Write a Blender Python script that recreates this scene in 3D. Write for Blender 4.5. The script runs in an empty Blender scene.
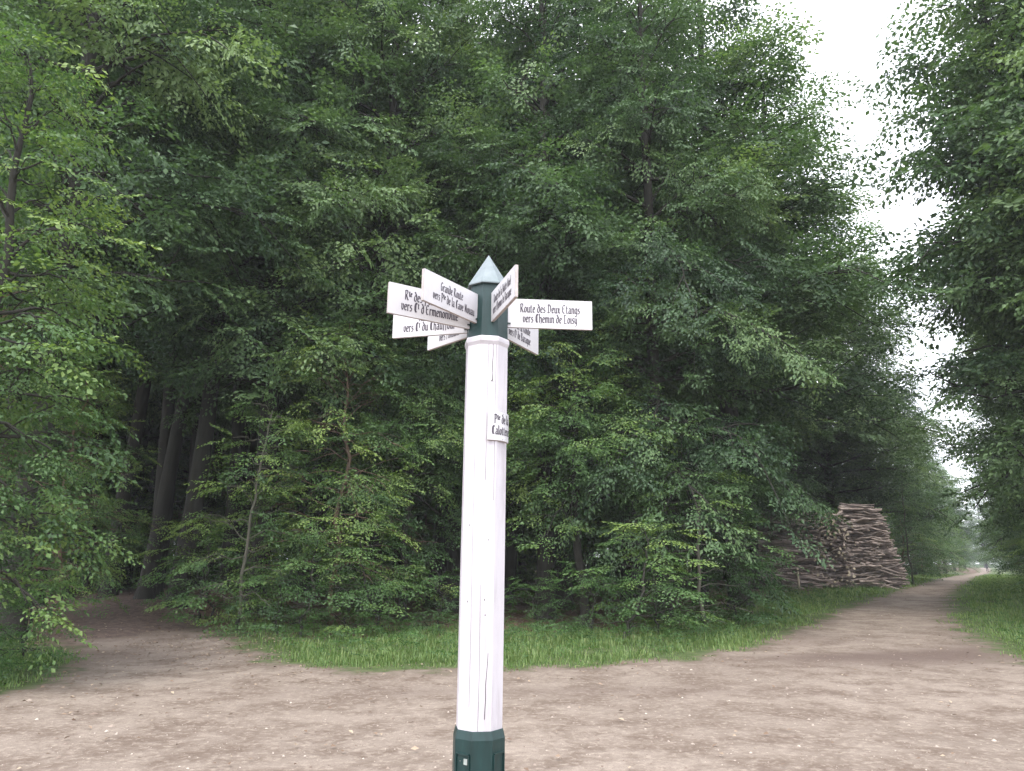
import bpy, math, random
import numpy as np
from mathutils import Vector, Matrix
R = math.radians
scene = bpy.context.scene
C = scene.collection

# ------------------------------------------------------------------ camera
F, W, H = 740.0, 1024, 771
PITCH, ROLL, EYE = math.atan((563.0-H/2)/F), 0.0, 1.6
cam_d = bpy.data.cameras.new('camera'); cam = bpy.data.objects.new('camera', cam_d); C.objects.link(cam)
fw = Vector((0, math.cos(PITCH), math.sin(PITCH))); up0 = Vector((0, -math.sin(PITCH), math.cos(PITCH))); r0 = Vector((1, 0, 0))
rt = r0*math.cos(ROLL) + up0*math.sin(ROLL); up = -r0*math.sin(ROLL) + up0*math.cos(ROLL)
m = Matrix((rt, up, -fw)).transposed().to_4x4(); m.translation = (0, 0, EYE); cam.matrix_world = m
cam_d.sensor_width = 36; cam_d.lens = F*36/W; cam_d.clip_end = 3000; cam_d.clip_start = .05
scene.camera = cam

# ------------------------------------------------------------------ light
SUN_EL, SUN_AZ = R(58), R(197)          # azimuth clockwise from +Y
w = bpy.data.worlds.new('World'); scene.world = w; w.use_nodes = True
nt = w.node_tree; nt.nodes.clear()
def N(nt, t, **k):
    n = nt.nodes.new(t)
    for a, v in k.items(): setattr(n, a, v)
    return n
out = N(nt, 'ShaderNodeOutputWorld'); bg = N(nt, 'ShaderNodeBackground'); bg.inputs[1].default_value = 0.13
sky = N(nt, 'ShaderNodeTexSky', sky_type='NISHITA'); sky.sun_disc = False; sky.sun_elevation = SUN_EL; sky.sun_rotation = SUN_AZ
sky.dust_density = 3.0
tc = N(nt, 'ShaderNodeTexCoord'); nz = N(nt, 'ShaderNodeTexNoise'); nz.inputs['Scale'].default_value = 1.6; nz.inputs['Detail'].default_value = 4
cr = N(nt, 'ShaderNodeValToRGB'); cr.color_ramp.elements[0].position = .25; cr.color_ramp.elements[0].color = (8.6, 8.8, 9.6, 1)
cr.color_ramp.elements[1].position = .75; cr.color_ramp.elements[1].color = (10.2, 10.4, 11.2, 1)
mx = N(nt, 'ShaderNodeMixRGB'); mx.inputs[0].default_value = .86
L = nt.links.new
L(tc.outputs['Generated'], nz.inputs['Vector']); L(nz.outputs['Fac'], cr.inputs[0])
L(sky.outputs[0], mx.inputs[1]); L(cr.outputs[0], mx.inputs[2]); L(mx.outputs[0], bg.inputs[0]); L(bg.outputs[0], out.inputs[0])
sd = bpy.data.lights.new('sun', 'SUN'); sd.energy = 1.5; sd.angle = R(25); sd.color = (1, .96, .9)
so = bpy.data.objects.new('sun', sd); C.objects.link(so)
sdir = Vector((math.sin(SUN_AZ)*math.cos(SUN_EL), math.cos(SUN_AZ)*math.cos(SUN_EL), math.sin(SUN_EL)))
so.rotation_euler = sdir.to_track_quat('Z', 'Y').to_euler(); so.location = sdir*60
vs = scene.view_settings; vs.view_transform = 'Standard'; vs.look = 'None'; vs.exposure = 1.42; vs.gamma = 1; vs.use_curve_mapping = False
scene.cycles.max_bounces = 6; scene.cycles.diffuse_bounces = 4; scene.cycles.transmission_bounces = 4; scene.cycles.glossy_bounces = 2
scene.cycles.use_denoising = True

# ------------------------------------------------------------------ helpers
def tag(o, label=None, cat=None, group=None, kind=None):
    if label: o['label'] = label
    if cat: o['category'] = cat
    if group: o['group'] = group
    if kind: o['kind'] = kind
    return o
def link(name, me, parent=None, loc=None):
    o = bpy.data.objects.new(name, me); C.objects.link(o)
    if parent: o.parent = parent
    if loc is not None: o.location = loc
    return o
def empty(name, loc=(0, 0, 0), rz=0):
    o = bpy.data.objects.new(name, None); C.objects.link(o); o.location = loc; o.rotation_euler = (0, 0, rz); o.empty_display_size = .2
    return o
def np_mesh(name, V, Fq, mat, attrs=None, smooth=False):
    """V (n,3); Fq (m,k) faces of equal size, or a list of such arrays"""
    if not isinstance(Fq, (list, tuple)): Fq = [Fq]
    Fq = [np.asarray(f, dtype=np.int32) for f in Fq if len(f)]
    me = bpy.data.meshes.new(name)
    V = np.asarray(V, dtype=np.float32)
    me.vertices.add(len(V)); me.vertices.foreach_set('co', V.ravel())
    nl = sum(f.size for f in Fq); nf = sum(len(f) for f in Fq)
    me.loops.add(nl); me.loops.foreach_set('vertex_index', np.concatenate([f.ravel() for f in Fq]))
    me.polygons.add(nf)
    tot = np.concatenate([np.full(len(f), f.shape[1], dtype=np.int32) for f in Fq])
    st = np.concatenate([[0], np.cumsum(tot)[:-1]]).astype(np.int32)
    me.polygons.foreach_set('loop_start', st)
    me.polygons.foreach_set('loop_total', tot)
    me.polygons.foreach_set('use_smooth', np.full(nf, smooth, dtype=bool))
    for an, (dom, arr) in (attrs or {}).items():
        a = me.attributes.new(an, 'FLOAT', dom); a.data.foreach_set('value', np.asarray(arr, dtype=np.float32))
    me.materials.append(mat); me.update(calc_edges=True)
    return me
class MB:
    def __init__(s): s.v = []; s.f = {}; s.n = 0
    def add(s, V, faces):
        for f in faces: s.f.setdefault(len(f), []).append([i+s.n for i in f])
        s.v.extend([tuple(p) for p in V]); s.n += len(V)
    def box(s, c, sx, sy, sz, M=None):
        V = [(c[0]+a*sx/2, c[1]+b*sy/2, c[2]+d*sz/2) for d in (-1, 1) for b in (-1, 1) for a in (-1, 1)]
        if M is not None: V = [M @ Vector(p) for p in V]
        s.add(V, [(0, 2, 3, 1), (4, 5, 7, 6), (0, 1, 5, 4), (2, 6, 7, 3), (0, 4, 6, 2), (1, 3, 7, 5)])
    def rings(s, rings, cap=True):
        k = len(rings[0]); V = [p for r in rings for p in r]; Fs = []
        for i in range(len(rings)-1):
            for j in range(k): Fs.append((i*k+j, i*k+(j+1) % k, (i+1)*k+(j+1) % k, (i+1)*k+j))
        s.add(V, Fs)
        if cap:
            b = s.n-len(V)
            s.f.setdefault(k, []).append([b+j for j in range(k)][::-1]); s.f.setdefault(k, []).append([b+(len(rings)-1)*k+j for j in range(k)])
    def tube(s, pts, rad, k=6, cap=True):
        V, Fs = tube_np(np.array(pts, float), np.array(rad, float), k)
        V = V.tolist(); s.add(V, Fs.tolist())
        if cap:
            b = s.n-len(V)
            s.f.setdefault(k, []).append([b+j for j in range(k)][::-1]); s.f.setdefault(k, []).append([b+(len(pts)-1)*k+j for j in range(k)])
    def mesh(s, name, mat, smooth=False):
        return np_mesh(name, np.array(s.v), [np.array(x) for x in s.f.values()], mat, smooth=smooth)
    def build(s, name, mat, parent=None, smooth=False): return link(name, s.mesh(name, mat, smooth), parent)
def tube_np(P, rad, k):
    n = len(P); T = np.gradient(P, axis=0); T /= np.linalg.norm(T, axis=1, keepdims=True)+1e-9
    ref = np.array([0, 0, 1.]) if abs(T[0, 2]) < .8 else np.array([1., 0, 0])
    A = np.cross(T, ref); A /= np.linalg.norm(A, axis=1, keepdims=True)+1e-9; B = np.cross(A, T)
    th = np.arange(k)*2*np.pi/k
    V = P[:, None]+rad[:, None, None]*(np.cos(th)[None, :, None]*A[:, None]+np.sin(th)[None, :, None]*B[:, None])
    i = np.arange(n-1)[:, None]*k; j = np.arange(k)[None]; j2 = (j+1) % k
    Fs = np.stack([i+j, i+j2, i+k+j2, i+k+j], -1).reshape(-1, 4)
    return V.reshape(-1, 3), Fs
class Tubes:
    def __init__(s): s.V = []; s.F = []; s.n = 0
    def add(s, P, rad, k):
        V, f = tube_np(P, rad, k); s.V.append(V); s.F.append(f+s.n); s.n += len(V)
    def mesh(s, name, mat): return np_mesh(name, np.concatenate(s.V), np.concatenate(s.F), mat, smooth=True)

def ss(a, b, x):
    t = np.clip((x-a)/(b-a), 0, 1); return t*t*(3-2*t)
def terrain(x, y):
    x = np.asarray(x, float); y = np.asarray(y, float); r = np.hypot(x, y)
    z = .35*ss(15, 42, r)*(1-ss(70, 150, r))
    z = z+.55*np.exp(-(((x+10.5)/5.0)**2+((y-26)/6.5)**2))
    wild = ss(19, 26, r)*(1-ss(60, 90, r))*(1-ss(2, 8, x-(y-20)*.55))
    z = z+wild*(.10*np.sin(x*.7+1.3)*np.cos(y*.53)+.05*np.sin(x*1.9+y*1.3))
    z = z+.02*np.sin(x*.9+.4)*np.sin(y*.8+1)
    return z
def ray(px, py):
    d = fw*F+rt*(px-W/2)+up*(H/2-py); return d.normalized()
def ground_at(px, py):
    d = ray(px, py); t = 3.0
    while t < 1500:
        p = Vector((0, 0, EYE))+d*t
        if p.z <= float(terrain(p.x, p.y)): break
        t *= 1.004
    return (p.x, p.y)
def at(px, d):
    """ground point in the compass direction seen at column px of the horizon, d metres away"""
    v = ray(px, 563); v.z = 0; v.normalize(); return (v.x*d, v.y*d)

# ------------------------------------------------------------------ materials
def mat(name, fn):
    m = bpy.data.materials.new(name); m.use_nodes = True; nt = m.node_tree; b = nt.nodes['Principled BSDF']; fn(nt, b, nt.nodes['Material Output']); return m
def noise(nt, vec, scale, detail=4, rough=.55):
    n = N(nt, 'ShaderNodeTexNoise'); n.inputs['Scale'].default_value = scale; n.inputs['Detail'].default_value = detail; n.inputs['Roughness'].default_value = rough
    if vec is not None: nt.links.new(vec, n.inputs['Vector'])
    return n.outputs['Fac']
def ramp(nt, fac, stops):
    r = N(nt, 'ShaderNodeValToRGB'); e = r.color_ramp.elements
    while len(e) < len(stops): e.new(.5)
    for i, (p, c) in enumerate(stops): e[i].position = p; e[i].color = (*c, 1) if len(c) == 3 else c
    nt.links.new(fac, r.inputs[0]); return r.outputs[0]
def mixc(nt, fac, a, b, mode='MIX'):
    m = N(nt, 'ShaderNodeMixRGB', blend_type=mode)
    for i, v in enumerate((fac, a, b)):
        if isinstance(v, (int, float)): m.inputs[i].default_value = v
        elif isinstance(v, tuple): m.inputs[i].default_value = (*v, 1)
        else: nt.links.new(v, m.inputs[i])
    return m.outputs[0]
def math_(nt, op, a, b=None):
    m = N(nt, 'ShaderNodeMath', operation=op)
    for i, v in enumerate((a, b)):
        if v is None: continue
        if isinstance(v, (int, float)): m.inputs[i].default_value = v
        else: nt.links.new(v, m.inputs[i])
    return m.outputs[0]
def bump(nt, b, h, dist=.01, strength=.6):
    n = N(nt, 'ShaderNodeBump'); n.inputs['Distance'].default_value = dist; n.inputs['Strength'].default_value = strength
    nt.links.new(h, n.inputs['Height']); nt.links.new(n.outputs[0], b.inputs['Normal'])
def pos(nt): return N(nt, 'ShaderNodeNewGeometry').outputs['Position']
def objc(nt): return N(nt, 'ShaderNodeTexCoord').outputs['Object']
def mapping(nt, v, s):
    m = N(nt, 'ShaderNodeMapping'); m.inputs['Scale'].default_value = s; nt.links.new(v, m.inputs[0]); return m.outputs[0]

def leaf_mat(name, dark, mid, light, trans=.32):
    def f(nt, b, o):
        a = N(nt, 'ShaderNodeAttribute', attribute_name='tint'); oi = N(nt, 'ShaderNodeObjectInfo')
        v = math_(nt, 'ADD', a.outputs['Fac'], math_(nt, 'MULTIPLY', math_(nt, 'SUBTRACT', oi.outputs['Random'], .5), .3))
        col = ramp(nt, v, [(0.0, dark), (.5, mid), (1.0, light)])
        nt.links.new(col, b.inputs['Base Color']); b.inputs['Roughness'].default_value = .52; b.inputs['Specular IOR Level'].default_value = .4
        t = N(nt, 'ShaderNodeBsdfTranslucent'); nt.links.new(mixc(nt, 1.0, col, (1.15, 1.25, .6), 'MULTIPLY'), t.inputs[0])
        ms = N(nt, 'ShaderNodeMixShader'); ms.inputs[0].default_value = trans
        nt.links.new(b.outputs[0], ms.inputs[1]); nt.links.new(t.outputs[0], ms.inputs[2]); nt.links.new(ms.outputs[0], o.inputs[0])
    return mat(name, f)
M_beech = leaf_mat('beech_leaf', (.032, .066, .034), (.092, .162, .068), (.175, .255, .105))
M_oak = leaf_mat('oak_leaf', (.055, .098, .048), (.120, .195, .085), (.190, .275, .115))
M_young = leaf_mat('hornbeam_leaf', (.036, .078, .032), (.085, .160, .052), (.19, .27, .07))
M_fern = leaf_mat('undergrowth_leaf', (.025, .06, .02), (.055, .12, .035), (.10, .2, .05))
M_grass = leaf_mat('grass_blade', (.065, .12, .036), (.125, .21, .062), (.27, .32, .13), .35)
def bark(name, c1, c2, c3):
    def f(nt, b, o):
        p = objc(nt); n1 = noise(nt, mapping(nt, p, (9, 9, 1.6)), 1.0, 6, .65); n2 = noise(nt, p, .8, 3)
        c = mixc(nt, n2, ramp(nt, n1, [(.3, c1), (.7, c2)]), c3)
        nt.links.new(c, b.inputs['Base Color']); b.inputs['Roughness'].default_value = .9
        bump(nt, b, n1, .03, .9)
    return mat(name, f)
M_bark = bark('dark_bark', (.009, .007, .006), (.038, .030, .024), (.018, .020, .013))
M_pale = bark('pale_bark', (.05, .044, .036), (.13, .112, .092), (.08, .085, .06))
M_red = bark('reddish_bark', (.06, .035, .025), (.2, .12, .085), (.13, .1, .07))
def f(nt, b, o):
    oi = N(nt, 'ShaderNodeObjectInfo'); p = objc(nt); n1 = noise(nt, mapping(nt, p, (4, 4, 20)), 1.5, 4)
    c = ramp(nt, n1, [(.25, (.08, .066, .060)), (.5, (.25, .208, .188)), (.75, (.47, .41, .375))])
    c = mixc(nt, 1.0, c, ramp(nt, oi.outputs['Random'], [(0, (.6, .6, .6)), (1, (1.35, 1.3, 1.3))]), 'MULTIPLY')
    nt.links.new(c, b.inputs['Base Color']); b.inputs['Roughness'].default_value = .9; bump(nt, b, n1, .01)
M_stick = mat('cut_wood', f)
def f(nt, b, o):
    p = objc(nt); g = noise(nt, mapping(nt, p, (60, 60, 3)), 1, 5, .6); s = noise(nt, mapping(nt, p, (9, 9, 2)), 1, 5, .65); k = noise(nt, p, 38, 2)
    c = ramp(nt, s, [(.3, (.38, .35, .375)), (.5, (.50, .475, .505)), (.8, (.57, .55, .58))])
    c = mixc(nt, ramp(nt, g, [(.60, (0, 0, 0)), (.72, (.35, .35, .35))]), c, (.36, .32, .32))
    c = mixc(nt, ramp(nt, k, [(.74, (0, 0, 0)), (.79, (.6, .6, .6))]), c, (.30, .28, .27))
    nt.links.new(c, b.inputs['Base Color']); b.inputs['Roughness'].default_value = .5; bump(nt, b, g, .002, .4)
M_white = mat('weathered_white_paint', f)
def f(nt, b, o):
    p = objc(nt); s = noise(nt, mapping(nt, p, (6, 6, 3)), 1, 5)
    nt.links.new(ramp(nt, s, [(.3, (.49, .48, .50)), (.7, (.57, .56, .58))]), b.inputs['Base Color']); b.inputs['Roughness'].default_value = .4
M_board = mat('white_board', f)
def f(nt, b, o):
    p = objc(nt); s = noise(nt, mapping(nt, p, (22, 22, 4)), 1, 5, .65); k = noise(nt, p, 9, 4)
    c = ramp(nt, s, [(.3, (.003, .018, .017)), (.6, (.006, .030, .029)), (.85, (.016, .054, .051))])
    c = mixc(nt, ramp(nt, k, [(.6, (0, 0, 0)), (.8, (.4, .4, .4))]), c, (.022, .05, .047))
    nt.links.new(c, b.inputs['Base Color']); b.inputs['Roughness'].default_value = .42; bump(nt, b, s, .002, .5)
M_green = mat('green_paint', f)
def f(nt, b, o):
    p = objc(nt); s = noise(nt, p, 14, 5, .6)
    nt.links.new(ramp(nt, s, [(.3, (.13, .165, .175)), (.7, (.20, .235, .25))]), b.inputs['Base Color']); b.inputs['Roughness'].default_value = .5; b.inputs['Metallic'].default_value = .1
M_cap = mat('weathered_zinc', f)
def plain(name, c, rough=.7, metal=0):
    def f(nt, b, o):
        n = noise(nt, objc(nt), 30, 3); nt.links.new(ramp(nt, n, [(.3, tuple(x*.85 for x in c)), (.7, tuple(min(1, x*1.12) for x in c))]), b.inputs['Base Color'])
        b.inputs['Roughness'].default_value = rough; b.inputs['Metallic'].default_value = metal
    return mat(name, f)
M_ink = plain('lettering_paint', (.055, .045, .06), .6)
M_edge = plain('board_edge_wood', (.42, .38, .37), .8)
M_crack = plain('dark_crack', (.05, .045, .045), .95)
M_label = plain('pale_label', (.30, .33, .31), .5)
M_nail = plain('nail_metal', (.25, .25, .25), .4, .7)
M_cloth = plain('dark_clothing', (.02, .02, .025), .9)
M_skin = plain('skin', (.42, .27, .2), .6)
M_hair = plain('dark_hair', (.03, .02, .015), .7)
M_fresh = plain('cut_stake_wood', (.42, .36, .27), .85)
def f(nt, b, o):
    a = N(nt, 'ShaderNodeAttribute', attribute_name='tint')
    nt.links.new(ramp(nt, a.outputs['Fac'], [(0, (.09, .055, .035)), (.5, (.19, .13, .09)), (1, (.36, .29, .21))]), b.inputs['Base Color']); b.inputs['Roughness'].default_value = .8
M_litter = mat('dry_leaf', f)
def f(nt, b, o):
    a = N(nt, 'ShaderNodeAttribute', attribute_name='tint')
    nt.links.new(ramp(nt, a.outputs['Fac'], [(0, (.16, .12, .095)), (.6, (.29, .235, .195)), (1, (.50, .44, .38))]), b.inputs['Base Color']); b.inputs['Roughness'].default_value = .85
M_stone = mat('pebble_stone', f)
def f(nt, b, o):
    p = pos(nt)
    big = noise(nt, p, .22, 4, .6); med = noise(nt, p, 1.3, 6, .7); fine = noise(nt, p, 14, 6, .7); grit = noise(nt, p, 70, 3, .7)
    brk = math_(nt, 'MULTIPLY', math_(nt, 'SUBTRACT', noise(nt, p, 1.1, 6, .7), .5), 2.6)
    A = lambda n: N(nt, 'ShaderNodeAttribute', attribute_name=n).outputs['Fac']
    road = math_(nt, 'ADD', A('road'), brk)            # metres inside the dirt road
    path = math_(nt, 'ADD', A('path'), brk)
    wood = math_(nt, 'ADD', A('wood'), brk)
    dirt = ramp(nt, big, [(.3, (.195, .158, .131)), (.5, (.25, .206, .172)), (.72, (.305, .256, .216))])
    dirt = mixc(nt, ramp(nt, med, [(.40, (1, 1, 1)), (.58, (0, 0, 0))]), dirt, (.145, .110, .088))
    dirt = mixc(nt, ramp(nt, fine, [(.5, (0, 0, 0)), (.72, (1, 1, 1))]), dirt, (.35, .295, .245))
    dirt = mixc(nt, ramp(nt, grit, [(.3, (.6, .6, .6)), (.5, (0, 0, 0))]), dirt, (.14, .105, .08))
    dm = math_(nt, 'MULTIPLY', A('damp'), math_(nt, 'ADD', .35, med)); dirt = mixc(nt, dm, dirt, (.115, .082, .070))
    litter = ramp(nt, noise(nt, p, 9, 6, .75), [(.3, (.045, .03, .022)), (.5, (.10, .065, .045)), (.7, (.2, .135, .095))])
    pathc = ramp(nt, noise(nt, p, 6, 6, .7), [(.3, (.065, .045, .037)), (.5, (.115, .083, .07)), (.75, (.19, .14, .115))])
    grass = ramp(nt, noise(nt, p, 5, 6, .7), [(.3, (.045, .06, .025)), (.5, (.07, .10, .035)), (.72, (.13, .15, .06))])
    s = lambda v, a, bb: ramp(nt, math_(nt, 'MULTIPLY_ADD', v, 1.0), [(0, (0, 0, 0)), (1, (1, 1, 1))])
    def step(v, lo, hi):
        n = N(nt, 'ShaderNodeMapRange', interpolation_type='SMOOTHSTEP'); n.inputs[1].default_value = lo; n.inputs[2].default_value = hi; nt.links.new(v, n.inputs[0]); return n.outputs[0]
    c = mixc(nt, step(wood, -.5, .5), grass, litter)
    c = mixc(nt, step(path, -.6, .4), c, pathc)
    c = mixc(nt, step(road, -.25, .25), c, mixc(nt, step(road, -.1, .7), (.15, .118, .095), dirt))
    nt.links.new(c, b.inputs['Base Color']); b.inputs['Roughness'].default_value = .93; b.inputs['Specular IOR Level'].default_value = .2
    bump(nt, b, math_(nt, 'ADD', math_(nt, 'MULTIPLY', fine, .6), math_(nt, 'MULTIPLY', med, 1.2)), .05, .8)
M_ground = mat('earth_and_grass_ground', f)

# ------------------------------------------------------------------ ground regions (world polygons measured on the ground)
rd = [ground_at(*p) for p in [(0, 693), (45, 686), (72, 664), (78, 640), (205, 628), (250, 650), (300, 668), (400, 671), (500, 670), (600, 664), (680, 659), (742, 648), (800, 630), (845, 610), (895, 592), (935, 580), (965, 574.5), (980, 572)]]
far = at(984, 330)
rr = [ground_at(*p) for p in [(991, 571.8), (975, 577), (958, 588), (950, 602), (956, 622), (985, 646), (1024, 664)]]
a1 = (rr[-1][0]+14, rr[-1][1]-7); a0 = (rd[0][0]-14, rd[0][1]-2.5)
ROAD = np.array(rd+[(far[0]-1.8, far[1]), (far[0]+1.8, far[1])]+rr+[a1, (60, -30), (-60, -30), a0])
PATH = np.array([ground_at(*p) for p in [(140, 640), (128, 620), (112, 606), (104, 598)]]+[(-15.5, 33), (-22, 45), (-30, 60)])
wd = [ground_at(*p) for p in [(180, 622), (260, 634), (330, 638), (450, 637), (560, 640), (660, 640), (740, 632), (800, 598), (850, 590), (905, 577), (950, 571)]]
wf = [at(974, 120), at(980, 330)]
WOOD = np.array([(-40, 13), (-14, 12.5)]+[ground_at(*p) for p in [(10, 650), (70, 636)]]+wd+wf+[(-100, 330), (-200, 100)])
def inside(P, poly):
    x, y = P[:, 0], P[:, 1]; c = np.zeros(len(P), bool); n = len(poly)
    for i in range(n):
        x1, y1 = poly[i]; x2, y2 = poly[(i+1) % n]
        if y1 == y2: continue
        c ^= ((y1 > y) != (y2 > y)) & (x < (x2-x1)*(y-y1)/(y2-y1)+x1)
    return c
def dist_line(P, pts, closed):
    d = np.full(len(P), 1e9); n = len(pts)
    for i in range(n if closed else n-1):
        a = pts[i]; b = pts[(i+1) % n]; ab = b-a; t = np.clip(((P-a)@ab)/(ab@ab+1e-9), 0, 1)
        d = np.minimum(d, np.hypot(*(P-a-t[:, None]*ab).T))
    return d
def sdf(P, poly):
    d = dist_line(P, poly, True); return np.where(inside(P, poly), d, -d)
def regions(P): return sdf(P, ROAD), 1.5-dist_line(P, PATH, False), sdf(P, WOOD)

# one sheet of ground in rings that widen with distance, split into the faces of each surface
rad = np.concatenate([[0.01], np.geomspace(.6, 900, 230)]); ang = np.concatenate([np.linspace(-48, 48, 300), np.linspace(51, 309, 87)])*np.pi/180
RR, AA = np.meshgrid(rad, ang, indexing='ij'); GX = RR*np.sin(AA); GY = RR*np.cos(AA); GP = np.stack([GX.ravel(), GY.ravel()], 1)
g_road, g_path, g_wood = regions(GP)
def blot(px, py, wx, wy, rot=0.0):
    cx, cy = ground_at(px, py); dx = GP[:, 0]-cx; dy = GP[:, 1]-cy; c_, s_ = math.cos(rot), math.sin(rot)
    return np.exp(-(((dx*c_+dy*s_)/wx)**2+((-dx*s_+dy*c_)/wy)**2))
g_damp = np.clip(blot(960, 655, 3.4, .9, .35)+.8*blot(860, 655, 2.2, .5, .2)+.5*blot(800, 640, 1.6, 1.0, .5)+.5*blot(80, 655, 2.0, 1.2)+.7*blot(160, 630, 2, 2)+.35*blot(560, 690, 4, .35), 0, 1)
GV = np.stack([GP[:, 0], GP[:, 1], terrain(GP[:, 0], GP[:, 1])-.02*np.clip(g_road, 0, 1)], 1)
ni, nj = RR.shape; I, J = np.meshgrid(np.arange(ni-1), np.arange(nj), indexing='ij'); J2 = (J+1) % nj
GF = np.stack([I*nj+J, (I+1)*nj+J, (I+1)*nj+J2, I*nj+J2], -1).reshape(-1, 4)[:, ::-1]
fr = g_road[GF].mean(1); fp = g_path[GF].mean(1); fwod = g_wood[GF].mean(1)
cls = np.where(fr > 0, 0, np.where(fp > -.3, 1, np.where(fwod > 0, 2, 3)))
for k, nm in enumerate(['dirt_road', 'forest_path', 'forest_floor', 'grass_verge']):
    fs = GF[cls == k]; u, inv = np.unique(fs, return_inverse=True)
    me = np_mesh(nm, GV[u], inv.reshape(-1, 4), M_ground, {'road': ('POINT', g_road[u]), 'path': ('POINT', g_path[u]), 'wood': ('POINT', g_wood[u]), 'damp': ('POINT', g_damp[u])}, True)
    tag(link(nm, me), {'dirt_road': 'pale beige dirt road and clearing at the crossroads', 'forest_path': 'brown path entering the dark wood on the left', 'forest_floor': 'dark leaf covered floor of the wood', 'grass_verge': 'grassy verge beside the dirt road'}[nm], kind='structure')

# ------------------------------------------------------------------ signpost
PX, PY = -.1655, 3.77
post = tag(empty('signpost', (PX, PY, 0)), 'tall white octagonal wooden signpost with green head, green base and seven direction boards', 'signpost'); post.rotation_euler = (0, R(.68), 0)
def octo(r, z, off=-13.0):
    return [(r*math.sin(R(off+45*k)), -r*math.cos(R(off+45*k)), z) for k in range(8)]
b = MB(); b.rings([octo(r, z) for r, z in ((.145, -.05), (.145, .10), (.126, .13), (.126, .812), (.1175, .845), (.1160, .849))]); base = b.build('base', M_green, post)
def facet_frame(k, r, off=-13.0):     # facet between vertices k and k+1
    a = R(off+45*k+22.5); ap = r*math.cos(R(22.5)); nrm = Vector((math.sin(a), -math.cos(a), 0)); tx = Vector((math.cos(a), math.sin(a), 0))
    return Matrix((tx, nrm, Vector((0, 0, 1)))).transposed().to_4x4() @ Matrix.Translation((0, ap, 0))
for k in range(-1, 7, 2):             # framed panels on every second facet of the base
    Mx = facet_frame(k, .126); b = MB()
    b.box((0, .003, .752), .074, .008, .007, Mx); b.box((-.0375, .003, .45), .006, .007, .60, Mx); b.box((.0375, .003, .45), .006, .007, .60, Mx); b.box((0, .003, .15), .074, .008, .007, Mx)
    b.build('panel_frame', M_green, base)
Mx = facet_frame(-1, .126); b = MB(); b.box((.020, .004, .722), .020, .004, .024, Mx); b.build('inventory_label', M_label, base)
b = MB(); b.box((-.012, .003, .722), .004, .003, .004, Mx); b.build('rivet', M_nail, base)
b = MB(); b.rings([octo(r, z) for r, z in ((.1125, .83), (.1135, 1.4), (.1135, 2.1), (.1135, 2.700), (.122, 2.718), (.122, 2.737), (.116, 2.746))])
shaft = b.build('shaft', M_white, post)
def strip(pts, wd, k, r=.1135):       # a thin inlaid crack on facet k; pts (across, z)
    Mx = facet_frame(k, r); b = MB()
    for i in range(len(pts)-1):
        (x1, z1), (x2, z2) = pts[i], pts[i+1]; ww = 1.5*wd*(1-.5*i/len(pts))
        b.add([Mx @ Vector(p) for p in ((x1-ww, .0012, z1), (x1+ww, .0012, z1), (x2+ww*.8, .0012, z2), (x2-ww*.8, .0012, z2))], [(0, 1, 2, 3)])
    b.build('crack', M_crack, shaft)
strip([(.019, 2.51), (.016, 2.55), (.018, 2.60), (.020, 2.64), (.019, 2.69), (.021, 2.72)], .0012, 0)
strip([(.012, 2.502), (.017, 2.512), (.019, 2.507), (.024, 2.498)], .0014, 0)
strip([(.010, .90), (.014, .98), (.013, 1.05), (.021, 1.16), (.022, 1.19)], .0011, 0)
strip([(-.006, 2.0), (-.007, 2.1), (-.005, 2.25), (-.006, 2.4), (-.004, 2.7)], .0005, 0)
strip([(-.020, .83), (-.018, 1.1), (-.021, 1.5)], .0005, 0); strip([(.02, .95), (.021, 1.2), (.018, 1.7), (.02, 2.2)], .0005, -1)
strip([(.036, 1.9), (.034, 2.3), (.036, 2.7)], .0006, 0); strip([(0.0, 1.5), (.002, 2.0), (0, 2.6)], .0005, -2)
for x, z, k in ((.012, 1.71, 0), (.004, 1.36, 0), (.0, 1.43, 0), (-.004, 1.42, -1), (-.003, 1.78, -1)):
    strip([(x, z-.0035), (x+.001, z), (x, z+.004)], .0016, k)
b = MB(); b.rings([octo(r, z) for r, z in ((.113, 2.746), (.112, 2.80), (.103, 3.0), (.100, 3.048))]); head = b.build('head', M_green, post)
b = MB(); o1 = octo(.1185, 3.038); o2 = octo(.1185, 3.044); b.add(o1+o2+[(0, 0, 3.238)], [(7, 6, 5, 4, 3, 2, 1, 0)]+[(j, (j+1) % 8, 8+(j+1) % 8, 8+j) for j in range(8)]+[(8+j, 8+(j+1) % 8, 16) for j in range(8)])
b.build('roof_cap', M_cap, post)

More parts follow.
